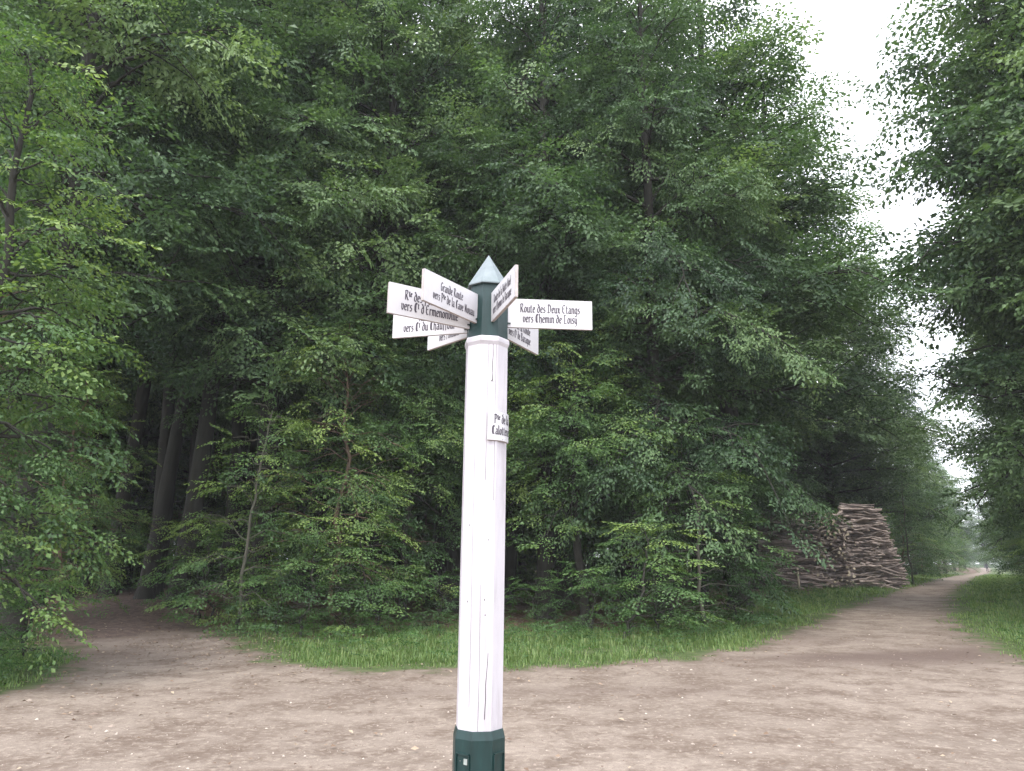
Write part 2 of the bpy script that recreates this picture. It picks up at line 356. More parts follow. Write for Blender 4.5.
# lettering: broad-nib strokes, x-height 1
G = {
'a': (.62, [[(.1, .85), (.3, 1), (.45, .85), (.45, .12), (.58, 0)], [(.45, .6), (.15, .5), (.08, .2), (.25, 0), (.45, .15)]]),
'b': (.62, [[(.05, 1.6), (.12, 1.5), (.12, .12), (.3, 0), (.5, .2), (.5, .78), (.34, 1), (.12, .8)]]),
'c': (.52, [[(.48, .85), (.3, 1), (.1, .8), (.1, .2), (.28, 0), (.46, .15)]]),
'd': (.62, [[(.08, 1.5), (.22, 1.5), (.5, 1.0), (.5, .2), (.3, 0), (.1, .2), (.1, .75), (.3, 1), (.48, .85)]]),
'e': (.54, [[(.1, .48), (.46, .62), (.42, .9), (.28, 1), (.1, .8), (.1, .2), (.28, 0), (.48, .15)]]),
'f': (.42, [[(.42, 1.5), (.25, 1.55), (.18, 1.4), (.18, -.2)], [(.02, .95), (.38, .95)]]),
'g': (.6, [[(.48, .85), (.28, 1), (.1, .8), (.1, .25), (.28, .05), (.48, .2)], [(.48, 1), (.48, -.3), (.3, -.5), (.08, -.4)]]),
'h': (.62, [[(.05, 1.6), (.12, 1.5), (.12, 0)], [(.12, .75), (.34, 1), (.5, .8), (.5, .1), (.4, -.2)]]),
'i': (.28, [[(.05, .9), (.14, 1), (.14, .1), (.24, 0)], [(.1, 1.35), (.18, 1.42)]]),
'l': (.28, [[(.05, 1.6), (.13, 1.5), (.13, .1), (.24, 0)]]),
'm': (.92, [[(.03, .9), (.12, 1), (.12, 0)], [(.12, .75), (.3, 1), (.44, .85), (.44, 0)], [(.44, .75), (.62, 1), (.78, .85), (.78, .1), (.88, 0)]]),
'n': (.62, [[(.03, .9), (.12, 1), (.12, 0)], [(.12, .75), (.34, 1), (.48, .85), (.48, .1), (.58, 0)]]),
'o': (.58, [[(.28, 1), (.1, .78), (.1, .2), (.28, 0), (.48, .2), (.48, .78), (.28, 1)]]),
'p': (.6, [[(.03, .95), (.12, 1), (.12, -.5)], [(.12, .78), (.34, 1), (.5, .78), (.5, .2), (.3, 0), (.12, .15)]]),
'q': (.6, [[(.48, .15), (.3, 0), (.1, .2), (.1, .78), (.28, 1), (.48, .85)], [(.48, 1), (.48, -.5)]]),
'r': (.46, [[(.03, .9), (.12, 1), (.12, .05), (.2, 0)], [(.12, .75), (.3, 1), (.42, .85)]]),
's': (.5, [[(.42, .88), (.26, 1), (.1, .8), (.16, .6), (.4, .42), (.42, .2), (.26, 0), (.06, .12)]]),
't': (.44, [[(.16, 1.35), (.16, .12), (.28, 0), (.4, .1)], [(.02, .98), (.38, .98)]]),
'u': (.62, [[(.03, .92), (.12, 1), (.12, .15), (.28, 0), (.48, .2)], [(.48, 1), (.48, .1), (.58, 0)]]),
'v': (.58, [[(.03, .95), (.12, 1), (.14, .3), (.28, 0), (.5, .35), (.48, .85), (.38, 1)]]),
'x': (.54, [[(.06, 1), (.16, .9), (.36, .1), (.5, 0)], [(.46, .95), (.1, .05)], [(.1, .5), (.42, .5)]]),
'y': (.6, [[(.03, .95), (.12, 1), (.12, .25), (.28, .05), (.48, .25)], [(.48, 1), (.46, -.1), (.3, -.45), (.1, -.45)]]),
'R': (.8, [[(.16, 1.5), (.16, 0)], [(.02, 1.35), (.2, 1.55), (.52, 1.5), (.6, 1.2), (.45, .9), (.2, .8)], [(.3, .82), (.6, .1), (.75, 0)]]),
'D': (.82, [[(.18, 1.45), (.18, .1)], [(.02, 1.4), (.2, 1.55), (.5, 1.45), (.68, 1.1), (.68, .45), (.5, .1), (.25, 0), (.02, .12)]]),
'E': (.72, [[(.6, 1.35), (.4, 1.55), (.15, 1.3), (.12, .4), (.3, .02), (.6, .12)], [(.12, .82), (.5, .85)]]),
'C': (.72, [[(.6, 1.3), (.42, 1.55), (.2, 1.4), (.12, 1.1), (.12, .4), (.3, .02), (.6, .15)], [(.34, 1.5), (.34, .1)]]),
'L': (.7, [[(.2, 1.5), (.2, .2), (.05, 0)], [(.05, 1.35), (.2, 1.55), (.4, 1.45)], [(.05, .05), (.4, .0), (.62, .15)]]),
'P': (.72, [[(.18, 1.5), (.18, -.1)], [(.02, 1.4), (.2, 1.55), (.52, 1.45), (.6, 1.15), (.5, .8), (.2, .68)]]),
'B': (.74, [[(.16, 1.5), (.16, .05)], [(.02, 1.4), (.2, 1.55), (.5, 1.45), (.52, 1.05), (.2, .85), (.55, .72), (.62, .3), (.45, .0), (.05, .08)]]),
'G': (.76, [[(.62, 1.35), (.42, 1.55), (.16, 1.3), (.12, .4), (.32, .02), (.62, .2), (.62, .75), (.4, .78)]]),
'N': (.82, [[(.05, 1.4), (.16, 1.5), (.16, .05)], [(.16, 1.3), (.6, .1)], [(.62, 1.55), (.62, 0)]]),
'F': (.66, [[(.16, 1.5), (.16, -.1)], [(.02, 1.4), (.3, 1.55), (.6, 1.42)], [(.16, .85), (.48, .9)]]),
"'": (.22, [[(.1, 1.6), (.08, 1.3)]]),
'´': (0, [[(-.42, 1.75), (-.25, 1.95)]]), '.': (.2, [[(.08, 0), (.1, .08)]]),
}
def text_polys(s, xh, cx, cy):
    """blackletter line centred on (cx, cy); ^...| raises letters. Returns list of quads."""
    x = 0; quads = []; sup = False
    nib = Vector((.11, .07))
    for ch in s:
        if ch == '^': sup = True; continue
        if ch == '|': sup = False; continue
        if ch == ' ': x += .38; continue
        adv, st = G[ch]; k = .62 if sup else 1; dy = .6 if sup else 0
        for pl in st:
            for i in range(len(pl)-1):
                p = Vector((x+pl[i][0]*k, pl[i][1]*k+dy)); q = Vector((x+pl[i+1][0]*k, pl[i+1][1]*k+dy)); d = (q-p)
                if d.length < 1e-6: continue
                nb = nib*(1 if abs(d.normalized().cross(nib.normalized())) > .35 else 1)
                pr = Vector((-d.y, d.x)).normalized()*.068
                e = nb if abs(nb.dot(pr))/pr.length > .06 else pr
                quads.append([p-e, q-e, q+e, p+e])
        x += (adv+.06)*k
    return [[(cx+(v.x-x/2)*xh, cy+(v.y-.55)*xh) for v in qd] for qd in quads]
BH, BT = .161, .016
boards = [  # azimuth, inner radius, outer radius, bottom z, lines, label
 (86.0, .109, .565, 2.827, [('Route des Deux E´tangs', .0315, 0), ('vers Chemin de Loisy', .0315, 0)], 'white board pointing right, reading Route des Deux Étangs vers Chemin de Loisy'),
 (214.6, .099, .523, 2.817, [('Grande Route', .029, .0), ('vers P^te| de la Cave Nouau', .029, -.02)], 'white board angled towards the viewer on the left, in front of the others'),
 (162.3, .081, .503, 2.822, [('Route de la Butte Noel', .029, 0), ('vers Chemin de Baraque', .029, 0)], 'narrow looking board seen almost edge on beside the cap'),
 (237.3, .112, .573, 2.793, [('R^te| des Petits Ponts', .033, 0), ("vers C^t| d'Ermenonville", .033, 0)], "long white board reading vers Ct d'Ermenonville"),
 (285.3, .112, .545, 2.800, [('Route du Bois', .033, -.04), ('vers C^t| du Chauffour', .033, 0)], 'white board below the long Ermenonville board on the left'),
 (317.4, .112, .526, 2.803, [('Route Neuve', .031, 0), ('vers Fontaine', .031, 0)], 'lowest white board on the left pointing away into the wood'),
 (29.5, .112, .575, 2.816, [('Route de la Ronde', .031, 0), ('vers C^t| de Baraque', .031, 0)], 'short looking white board half hidden under the right hand board'),
]
for az, ri, ro, zb, lines, lab in boards:
    u = Vector((math.sin(R(az)), math.cos(R(az)), 0)); n = Vector((u.y, -u.x, 0)); Lb = ro-ri
    Mb = Matrix((u, n, Vector((0, 0, 1)))).transposed().to_4x4(); Mb.translation = u*ri+Vector((0, 0, zb))
    b = MB(); e = .0015
    for s in (-1, 1):   # two painted faces over a wooden core
        b.add([Mb @ Vector(p) for p in ((0, s*BT/2, 0), (Lb, s*BT/2, 0), (Lb, s*BT/2, BH), (0, s*BT/2, BH))], [(0, 1, 2, 3) if s < 0 else (3, 2, 1, 0)])
    bo = b.build('sign_board', M_board, post); tag(bo, lab)
    b = MB(); b.box((Lb/2, 0, BH/2), Lb, BT-.001, BH, Mb); b.build('board_core', M_edge, bo)
    b = MB(); b.box((-.004, 0, BH/2), .035, .012, BH-.03, Mb); b.box((.0, 0, .02), .03, .03, .006, Mb); b.build('bracket', M_green, bo)
    b = MB()
    for s in (-1, 1):   # n side reads outward->, the other side mirrored so it reads correctly too
        # viewer looks along -s*n ; text right direction
        v_right = (Vector((0, 0, 1)).cross(n*s))
        sg = 1 if v_right.dot(u) > 0 else -1
        for (t, xh, ox), cy in zip(lines, (.103, .047)):
            for q in text_polys(t, xh, 0, cy):
                b.add([Mb @ Vector((Lb/2+sg*(x*.80)+ox, s*(BT/2+.0008), y)) for x, y in q], [(0, 1, 2, 3)])
    b.build('lettering', M_ink, bo)
# small curved name plate nailed round the shaft
pr = .1205; z0, z1 = 2.20, 2.345
def arc(a, z, r=pr): return (r*math.sin(R(a)), -r*math.cos(R(a)), z)
b = MB(); ks = [8+i*7.4 for i in range(12)]
b.rings([[arc(a, z0-.0003*i, pr-.003), arc(a, z0, pr), arc(a, z1, pr), arc(a, z1, pr-.003)] for i, a in enumerate(ks)]); pl = b.build('name_plate', M_board, post); tag(pl, 'small curved plate with two lines of writing nailed to the shaft')
b = MB()
for t, zz in (('P^te| de la', 2.303), ('Calotterie', 2.245)):
    for q in text_polys(t, .029, 0, zz): b.add([arc(50+math.degrees(x*.84/pr), y, pr+.001) for x, y in q], [(0, 1, 2, 3)])
b.build('lettering', M_ink, pl)
for a, z in ((11, 2.272), (50, 2.337), (50, 2.207), (86, 2.272)):
    b = MB(); b.rings([[arc(a+da*1.2*k, z+dz*.0035*k, pr+h) for da, dz in ((-1, 0), (0, 1), (1, 0), (0, -1))] for h, k in ((0, 1), (.002, .6))]); b.build('nail', M_nail, pl)
b = MB(); b.rings([[arc(a, z0-.004, pr-.009), arc(a, z0-.001, pr-.001), arc(a, z0+.002, pr-.001), arc(a, z0+.002, pr-.009)] for a in ks]); b.build('backing', M_edge, pl)

# ------------------------------------------------------------------ foliage
def leaf_quads(base, d, nrm, ln, wd):
    """arrays: base (n,3), direction, normal -> (n,4,3) rhombic leaf"""
    side = np.cross(nrm, d); side /= np.linalg.norm(side, axis=1, keepdims=True)+1e-9
    mid = base+d*(ln*.5)[:, None]; dz = -nrm*(ln*.10)[:, None]
    return np.stack([base, mid+side*(wd/2)[:, None]-dz*.6, base+d*ln[:, None]+dz, mid-side*(wd/2)[:, None]-dz*.6], 1)
def unit(v): return v/(np.linalg.norm(v, axis=-1, keepdims=True)+1e-9)
def make_spray(rng, leaf=.095, step=.085, flat=1.0):
    B, D, Nn = [], [], []
    def along(p0, dirv, Ln, start):
        n = max(2, int(Ln/step)); s0 = 1
        for i in range(n):
            s = start+(1-start)*(i+.7)/n; p = p0+dirv*Ln*s+np.array([0, 0, -.14*(Ln*s)**2]); s0 = -s0
            a = s0*R(38+rng.uniform(-15, 15)) if i < n-1 else 0
            h = np.array([dirv[0]*math.cos(a)-dirv[1]*math.sin(a), dirv[0]*math.sin(a)+dirv[1]*math.cos(a), dirv[2]-.22+rng.normal()*.22])
            B.append(p); D.append(h); Nn.append([rng.normal()*.45*flat, rng.normal()*.45*flat, 1])
    X = np.array([1., 0, 0]); along(np.zeros(3), X, 1.0, .15); sd = 1; TW = [(np.zeros(3), np.array([1, 0, -.14]))]
    for s in np.arange(.08, .92, .095):
        sd = -sd; a = sd*R(48+rng.uniform(-10, 10)); ln = (.52-.38*s)*rng.uniform(.8, 1.2)*(.55+.45*min(1, s/.25))
        d = np.array([math.cos(a), math.sin(a), rng.normal()*.10]); p0 = X*s+np.array([0, 0, -.14*s*s]); along(p0, unit(d), ln, .12); TW.append((p0, p0+unit(d)*ln))
    B, D, Nn = np.array(B), unit(np.array(D)), unit(np.array(Nn)); Nn = unit(Nn-D*(Nn*D).sum(1, keepdims=True))
    k = len(B); ln = leaf*rng.uniform(.55, 1.3, k); return leaf_quads(B, D, Nn, ln, ln*rng.uniform(.55, .68, k)), TW
class Crown:
    """collects spray placements, then expands them to one leaf mesh"""
    def __init__(s, rng, sprays): s.rng = rng; s.sp = sprays; s.o = []; s.h = []; s.p = []; s.s = []; s.t = []; s.r = []
    def put(s, o, heading, pitch, scale, tint=0., roll=0.):
        s.o.append(o); s.h.append(heading); s.p.append(pitch); s.s.append(scale); s.t.append(tint); s.r.append(roll)
    def mesh(s, name, mat):
        o = np.array(s.o); h = np.array(s.h); p = np.array(s.p); sc = np.array(s.s); t = np.array(s.t); rl = np.array(s.r); rng = s.rng
        X = np.stack([np.cos(p)*np.cos(h), np.cos(p)*np.sin(h), np.sin(p)], 1); Y0 = np.stack([-np.sin(h), np.cos(h), 0*h], 1); Z0 = np.cross(X, Y0)
        Y = Y0*np.cos(rl)[:, None]+Z0*np.sin(rl)[:, None]; Z = np.cross(X, Y); Mx = np.stack([X, Y, Z], 1)
        ch = rng.integers(0, len(s.sp), len(o)); VV = []; TT = []
        for k, q in enumerate(s.sp):
            i = np.where(ch == k)[0]
            if not len(i): continue
            v = np.einsum('lqa,iab->ilqb', q, Mx[i])*sc[i][:, None, None, None]+o[i][:, None, None, :]
            keep = rng.random((len(i), len(q))) > .08
            tt = t[i][:, None]+rng.normal(0, .09, (len(i), len(q)))
            VV.append(v[keep].reshape(-1, 3)); TT.append(tt[keep].ravel())
        V = np.concatenate(VV); T = np.concatenate(TT); n = len(V)//4
        return np_mesh(name, V, np.arange(n*4).reshape(-1, 4), mat, {'tint': ('FACE', np.clip(T, 0, 1))})
rng0 = np.random.default_rng(7)
SPR = [make_spray(rng0, .112, .088)[0] for _ in range(5)]
SPR_F = [make_spray(rng0, .105, .085)[0] for _ in range(5)]          # finer, for the nearest trees
SPR_C = [make_spray(rng0, .15, .15, 1.2)[0] for _ in range(5)]       # coarser, for far ones
SPR_O = [make_spray(rng0, .13, .10, 1.9)[0] for _ in range(5)]       # tousled oak like

def gen_tree(name, seed, Ht, hb, Rad, nl, sprays, lmat, bmat, r0, spacing=.38, s_len=(.6, 1.05), droop=.18, el=(5, 55), shape='round', dens=1.0, wob=.25, tint=.42, clump=.25, low_bias=1.0, fluff=0.0):
    rng = np.random.default_rng(seed); tb = Tubes(); cw = Crown(rng, sprays)
    n = 16; tz = np.linspace(0, Ht*.97, n); wx = np.cumsum(rng.normal(0, wob/4, n)); wy = np.cumsum(rng.normal(0, wob/4, n)); wx -= wx[0]; wy -= wy[0]
    TP = np.stack([wx, wy, tz-.15], 1); tr = r0*(1-tz/Ht)**.8+.012; tr[0] *= 1.45
    TP = np.insert(TP, 1, [(wx[1]*.15), (wy[1]*.15), .28], 0); tr = np.insert(tr, 1, r0*1.12)
    tb.add(TP, tr, 10)
    def trunk_at(z): return np.array([np.interp(z, TP[:, 2], TP[:, 0]), np.interp(z, TP[:, 2], TP[:, 1]), z])
    az = rng.uniform(0, 6.28)
    for k in range(nl):
        u = ((k+rng.uniform(.1, .9))/nl)**low_bias; z = hb+(Ht*.97-hb)*u*.97; az += 2.4+rng.normal()*.35
        if shape == 'round': pr = (1-u)**.55*(.55+.45*min(1, u/.22))
        elif shape == 'cone': pr = (1-u)**.85
        else: pr = (1-u**2.2)**.7*(.8+.2*min(1, u/.2))
        Ln = max(.5, Rad*pr*rng.uniform(.72, 1.15)); e = R(el[0]+(el[1]-el[0])*u+rng.normal()*(8+8*fluff))
        ns = 7; s = np.linspace(0, 1, ns); cur = rng.normal()*.25; hd = az+cur*s
        P = trunk_at(z)+np.stack([np.cos(hd)*s*Ln*math.cos(e), np.sin(hd)*s*Ln*math.cos(e), s*Ln*math.sin(e)-droop*Ln*s**2.2+.06*np.sin(s*9+k)], 1)
        rl = max(.012, float(np.interp(z, TP[:, 2], tr))*.42)
        tb.add(P, rl*(1-s*.85), 5); tk = rng.normal()*clump*.55
        nsub = max(2, int(Ln*2.3)); sd = 1
        for j in range(nsub):
            sj = .22+.78*(j+.6)/nsub; sd = -sd; p0 = np.array([np.interp(sj, s, P[:, i]) for i in range(3)])
            hj = az+cur*sj+sd*R(rng.uniform(35, 62)) if j < nsub-1 else az+cur; lj = max(.35, min(2.1, Ln*(.50-.26*sj))*rng.uniform(.75, 1.2))
            ej = math.sin(e)*.45+rng.normal()*(.12+.38*fluff)+.12*fluff-.25*sj*droop*3
            m_ = 4; t_ = np.linspace(0, 1, m_); Q = p0+np.stack([np.cos(hj)*t_*lj, np.sin(hj)*t_*lj, ej*t_*lj-droop*.8*lj*t_**2], 1)
            tb.add(Q, rl*.33*(1-t_*.8)+.004, 3)
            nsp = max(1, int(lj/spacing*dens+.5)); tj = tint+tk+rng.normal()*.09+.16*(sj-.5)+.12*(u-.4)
            for q in range(nsp):
                tq = (q+.8)/nsp; pq = p0+np.array([np.cos(hj)*tq*lj, np.sin(hj)*tq*lj, ej*tq*lj-droop*.8*lj*tq**2])
                for sgn in (-1, 1):
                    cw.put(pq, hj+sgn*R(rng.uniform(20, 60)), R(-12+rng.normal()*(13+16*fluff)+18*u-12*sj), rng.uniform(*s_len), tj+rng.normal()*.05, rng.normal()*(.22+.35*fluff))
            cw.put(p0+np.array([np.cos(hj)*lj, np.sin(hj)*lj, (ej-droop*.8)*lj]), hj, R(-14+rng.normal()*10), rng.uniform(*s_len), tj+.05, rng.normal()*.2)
    for q in range(10): cw.put(TP[-1]-np.array([0, 0, q*.12]), rng.uniform(0, 6.28), R(rng.uniform(10, 60)), s_len[0], tint+.1, 0)
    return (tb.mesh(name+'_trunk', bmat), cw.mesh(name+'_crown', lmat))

PROTO = {
 'tallA': gen_tree('tallA', 11, 28, 8.0, 4.3, 50, SPR_C, M_beech, M_bark, .30, .55, (1.0, 1.7), .20, (10, 60), 'dome', clump=.3, fluff=0.9),
 'tallB': gen_tree('tallB', 12, 27, 9.0, 4.0, 46, SPR_C, M_beech, M_bark, .24, .55, (1.0, 1.7), .24, (10, 60), 'dome', clump=.3, fluff=0.9),
 'edgeA': gen_tree('edgeA', 21, 25, 2.7, 4.5, 80, SPR, M_beech, M_bark, .30, .46, (.85, 1.35), .34, (4, 58), 'dome', clump=.35, fluff=.5),
 'edgeB': gen_tree('edgeB', 22, 24, 3.6, 4.2, 72, SPR, M_beech, M_bark, .26, .46, (.85, 1.35), .28, (8, 60), 'dome', clump=.4, fluff=0.9),
 'edgeC': gen_tree('edgeC', 23, 26, 6.2, 4.2, 72, SPR, M_beech, M_bark, .28, .46, (.85, 1.35), .24, (10, 62), 'dome', clump=.4, fluff=0.9),
 'oak': gen_tree('oak', 31, 21, 2.6, 3.4, 78, SPR_O, M_oak, M_bark, .30, .46, (.75, 1.15), .16, (10, 62), 'dome', clump=.35, fluff=1.0),
 'horn': gen_tree('horn', 41, 9.6, 1.5, 1.8, 62, SPR_F, M_young, M_bark, .13, .30, (.55, .95), .30, (8, 55), 'dome', clump=.3, tint=.42, fluff=0.6),
 'rounded': gen_tree('rounded', 43, 8.8, 3.6, 2.3, 56, SPR_F, M_young, M_bark, .12, .30, (.55, .95), .34, (5, 55), 'dome', clump=.3, tint=.46, fluff=.7),
 'under': gen_tree('under', 51, 8.5, .9, 2.5, 62, SPR_F, M_young, M_red, .065, .36, (.5, .95), .24, (2, 45), 'dome', clump=.5, tint=.40, dens=.7, wob=.4, fluff=.5),
 'saplA': gen_tree('saplA', 61, 5.2, .3, 1.6, 30, SPR_F, M_young, M_pale, .035, .42, (.5, .8), .18, (4, 40), 'round', clump=.35, tint=.45, dens=.7, wob=.12),
 'saplB': gen_tree('saplB', 62, 3.4, .15, 1.5, 16, SPR_F, M_young, M_bark, .025, .40, (.5, .8), .15, (10, 40), 'dome', clump=.3, tint=.5, dens=.7),
 'shrub': gen_tree('shrub', 71, 1.7, .05, 1.1, 14, SPR_F, M_fern, M_bark, .02, .34, (.4, .6), .12, (15, 60), 'dome', clump=.3, tint=.5),
}
random.seed(5)
def tree(kind, proto, x, y, sc=1.0, sxy=None, label='', group=None, rz=None, lean=(0, 0), cat='tree', cmat=None):
    t = empty(kind, (x, y, float(terrain(x, y))-.03)); t.rotation_euler = (R(lean[0]), R(lean[1]), random.uniform(0, 6.28) if rz is None else rz)
    t.rotation_mode = 'XYZ'
    if lean != (0, 0):   # lean applied in world axes: rotate after spin
        t.rotation_mode = 'QUATERNION'; import mathutils
        q = mathutils.Euler((R(lean[0]), R(lean[1]), 0)).to_quaternion() @ mathutils.Euler((0, 0, random.uniform(0, 6.28) if rz is None else rz)).to_quaternion(); t.rotation_quaternion = q
    s2 = sxy or sc; t.scale = (s2, s2, sc)
    tm, cm = PROTO[proto]
    link('trunk', tm, t); link('crown', cm, t)
    return tag(t, label, cat, group)

front = [  # kind, proto, column, distance, scale, xy scale, lean, label
 ('hornbeam_tree', 'horn', -66, 12.4, 1.0, .92, (0, 0), 'bright green low branched tree at the left edge of the picture, nearest the path'),
 ('hornbeam_tree', 'under', -75, 14.0, .9, 0.8, (0, 0), 'bushy young tree reaching the grass at the far left corner'),
 ('beech_tree', 'edgeC', 20, 19, 1.05, 1.0, (0, 0), 'tall beech rising behind the bright tree at the left edge'),
 ('beech_tree', 'tallA', 112, 28, 1.0, .8, (0, 3.6), 'slanting dark trunked beech left of the three by the path, furthest back'),
 ('beech_tree', 'tallB', 148, 25.5, 1.1, .95, (0, 3.4), 'middle slanting dark trunk standing beside the forest path'),
 ('beech_tree', 'tallA', 180, 23.5, 1.0, .88, (0, 3), 'thickest slanting dark trunk just right of the forest path entrance'),
 ('beech_tree', 'edgeC', 258, 22.5, 1.0, 1.0, (0, 1), 'tall straight beech behind the thin pale sapling'),
 ('beech_tree', 'edgeC', 372, 22.5, 1.05, .95, (0, 0), 'tall beech left of the signpost above the young undergrowth'),
 ('beech_tree', 'edgeB', 452, 24, 1.1, .9, (0, 0), 'tall beech rising straight behind the signpost'),
 ('beech_tree', 'edgeC', 545, 22, .98, .95, (0, 0), 'tall pale green beech right of the signpost cap'),
 ('beech_tree', 'edgeA', 662, 21, 1.0, .74, (0, 0), 'wide drooping beech whose branches hang over the grass right of the post'),
 ('beech_tree', 'edgeC', 738, 26.5, 1.05, 1.3, (0, 0), 'broad dark beech with layered branches left of the log stacks'),
 ('beech_tree', 'edgeC', 803, 47, 1.3, 1.6, (0, 0), 'very tall wide beech rising behind the left log stack'),
 ('hornbeam_tree', 'under', 335, 20, 1.0, .95, (0, 0), 'young hornbeam with reddish stem left of the signpost'),
 ('hornbeam_tree', 'rounded', 405, 21, .92, .85, (0, 0), 'young hornbeam with high crown close to the left of the signpost shaft'),
 ('hornbeam_tree', 'rounded', 582, 19.8, .95, 1.0, (0, 0), 'rounded bright green young tree just right of the lowest signboards'),
 ('sapling', 'saplA', 243, 18.6, 1.05, .95, (0, 3), 'thin pale stemmed sapling at the edge of the brown leaf litter'),
 ('sapling', 'saplB', 305, 17.5, .8, 1.0, (0, 0), 'small leafy sapling at the grass edge below the young hornbeam'),
 ('sapling', 'saplB', 385, 18.2, .75, 1.0, (0, 0), 'low leafy sapling between young hornbeam and signpost'),
 ('sapling', 'saplB', 622, 16.6, .75, 1.05, (0, 0), 'low bright spreading sapling on the grass right of the signpost'),
 ('sapling', 'saplA', 700, 18.9, .8, 1.1, (0, 0), 'sapling under the wide drooping beech'),
 ('oak_tree', 'oak', 1365, 18, 1.15, .95, (0, 0), 'leafy oak filling the top right corner beside the road'),
 ('oak_tree', 'oak', 1108, 26, 1.0, 1.05, (0, 0), 'second oak along the right side of the road'),
 ('oak_tree', 'oak', 1066, 38, 1.0, 1.0, (0, 0), 'third oak along the right side of the road'),
 ('beech_tree', 'edgeC', 835, 51, .85, 1.1, (0, 0), 'tall beech behind the tallest log stack'),
 ('beech_tree', 'edgeB', 880, 60, 1.1, 1.15, (0, 0), 'beech just beyond the log stacks beside the road'),
 ('sapling', 'under', 62, 22.5, .8, .75, (0, 0), 'young tree hanging low over the left side of the path entrance'),
 ('sapling', 'saplB', 218, 20.5, .8, .9, (0, 0), 'dark bushy sapling at the right foot of the slanting trunks'),
 ('ash_tree', 'saplA', 911, 53, 1.5, 1.2, (0, 0), 'slim tree with pale bare trunk between log stacks and road'),
]
for k, p, px, d, s, sx, ln, lab in front:
    x, y = at(px, d); tree(k, p, x, y, s, sx, lab, None, None, ln, 'tree')
# trees lining the road further on
for i, (px, d, p, s) in enumerate([(890, 78, 'edgeB', .85), (913, 94, 'edgeA', .85), (928, 115, 'edgeB', .9), (944, 140, 'edgeA', .9), (954, 175, 'edgeB', .9), (964, 220, 'edgeA', 1)]):
    tree('beech_tree', p, *at(px, d), s, None, 'hazy green tree on the left side of the road beyond the log stacks', 'trees along the far left side of the road')
for i, (px, d, p, s) in enumerate([(1056, 52, 'oak', .95), (1050, 68, 'edgeA', .9), (1040, 88, 'oak', .9), (1034, 112, 'edgeA', .9), (1026, 140, 'oak', .95), (1019, 175, 'edgeA', 1), (1014, 220, 'oak', 1), (985, 300, 'edgeA', 1.2)]):
    tree('oak_tree', p, *at(px, d), s, None, 'far tree in the row on the right side of the road', 'trees along the far right side of the road')
# understorey in the wood
rg = random.Random(3); used = []
for i in range(24):
    for _ in range(50):
        px = rg.uniform(40, 690); d = rg.uniform(28, 46)
        if not (70 < px < 150 and d < 34): break
    x, y = at(px, d); tree('sapling', rg.choice(['saplA', 'under', 'saplB']), x, y, rg.uniform(.6, 1.0), None, 'dim young tree in the shade deep inside the wood', 'young trees in the shade of the wood')
# the wood behind: rows of tall trees
n = 0
for ring, (d0, d1, cnt) in enumerate([(25, 30, 14), (30, 38, 22), (38, 50, 26), (50, 68, 26)]):
    for i in range(cnt):
        px = -120+(900 if ring < 2 else 940)*(i+rg.uniform(.15, .85))/cnt; d = rg.uniform(d0, d1)
        if px > (710 if d < 38 else 770 if d < 50 else 840): continue
        if 60 < px < 130 and d < 36: continue
        x, y = at(px, d); tree('beech_tree', rg.choice(['tallA', 'tallB'] if d < 38 else ['edgeB', 'tallB', 'edgeA']), x, y, rg.uniform(.85, 1.05), None, 'dark trunked forest tree standing deep in the wood behind the front row', 'tall trees deep in the wood', None, (rg.uniform(-2, 2), rg.uniform(-2, 3.5)))
for i in range(12):
    px = 70+170*(i+rg.random())/12; d = rg.uniform(31, 46); x, y = at(px, d)
    tree('beech_tree', rg.choice(['tallA', 'tallB']), x, y, rg.uniform(.8, 1.0), .62, 'slim dark tree in the shade behind the slanting trunks by the path', 'slim dark trees behind the path entrance', None, (rg.uniform(-2, 2), rg.uniform(-1, 4)))
for i in range(16):
    px = rg.uniform(1100, 1330); d = rg.uniform(24, 80); x, y = at(px, d)
    tree('oak_tree', 'tallA', x, y, rg.uniform(.85, 1.0), None, 'forest tree behind the oaks on the right side of the road', 'trees behind the right hand oaks')
# young growth along the right verge, where wood meets grass
for i, (px, d, s) in enumerate([(1125, 25, .8), (1092, 33, .9), (1080, 42, 1.0), (1062, 54, 1.0), (1048, 68, 1.1), (1036, 88, 1.2)]):
    tree('hornbeam_tree', 'under', *at(px, d), s*.7, s, 'low leafy young tree behind the right hand grass verge', 'young trees along the right verge', None)
for i, (px, d, s) in enumerate([(903, 66, .9), (922, 84, 1.0), (938, 104, 1.1)]):
    tree('hornbeam_tree', 'under', *at(px, d), s*.8, s*1.1, 'low leafy young tree on the left verge past the log stacks', 'young trees along the far left verge', None)
# shrubs
for px, d, s, lab in [(-8, 13.6, .8, 'low shrub at the left edge above the grass'), (38, 15.6, .8, 'small shrub where the left grass meets the path'), (205, 20.3, 1.0, 'dark shrub at the foot of the slanting trunks'), (282, 18.2, .8, 'leafy shrub at the end of the leaf litter patch'), (350, 18.0, .75, 'shrub in the grass left of the signpost'),
                      (440, 18.6, .8, 'shrub in the grass touching the left of the signpost shaft'), (535, 18.4, .7, 'small shrub in the grass right of the signpost shaft'), (590, 17.6, .8, 'shrub beside the low spreading sapling'), (655, 17.8, .9, 'shrub right of the low spreading sapling'), (735, 20.5, 1.0, 'shrub under the broad beech left of the stakes')]:
    tree('shrub', 'shrub', *at(px, d), s, None, lab, None, cat='shrub')

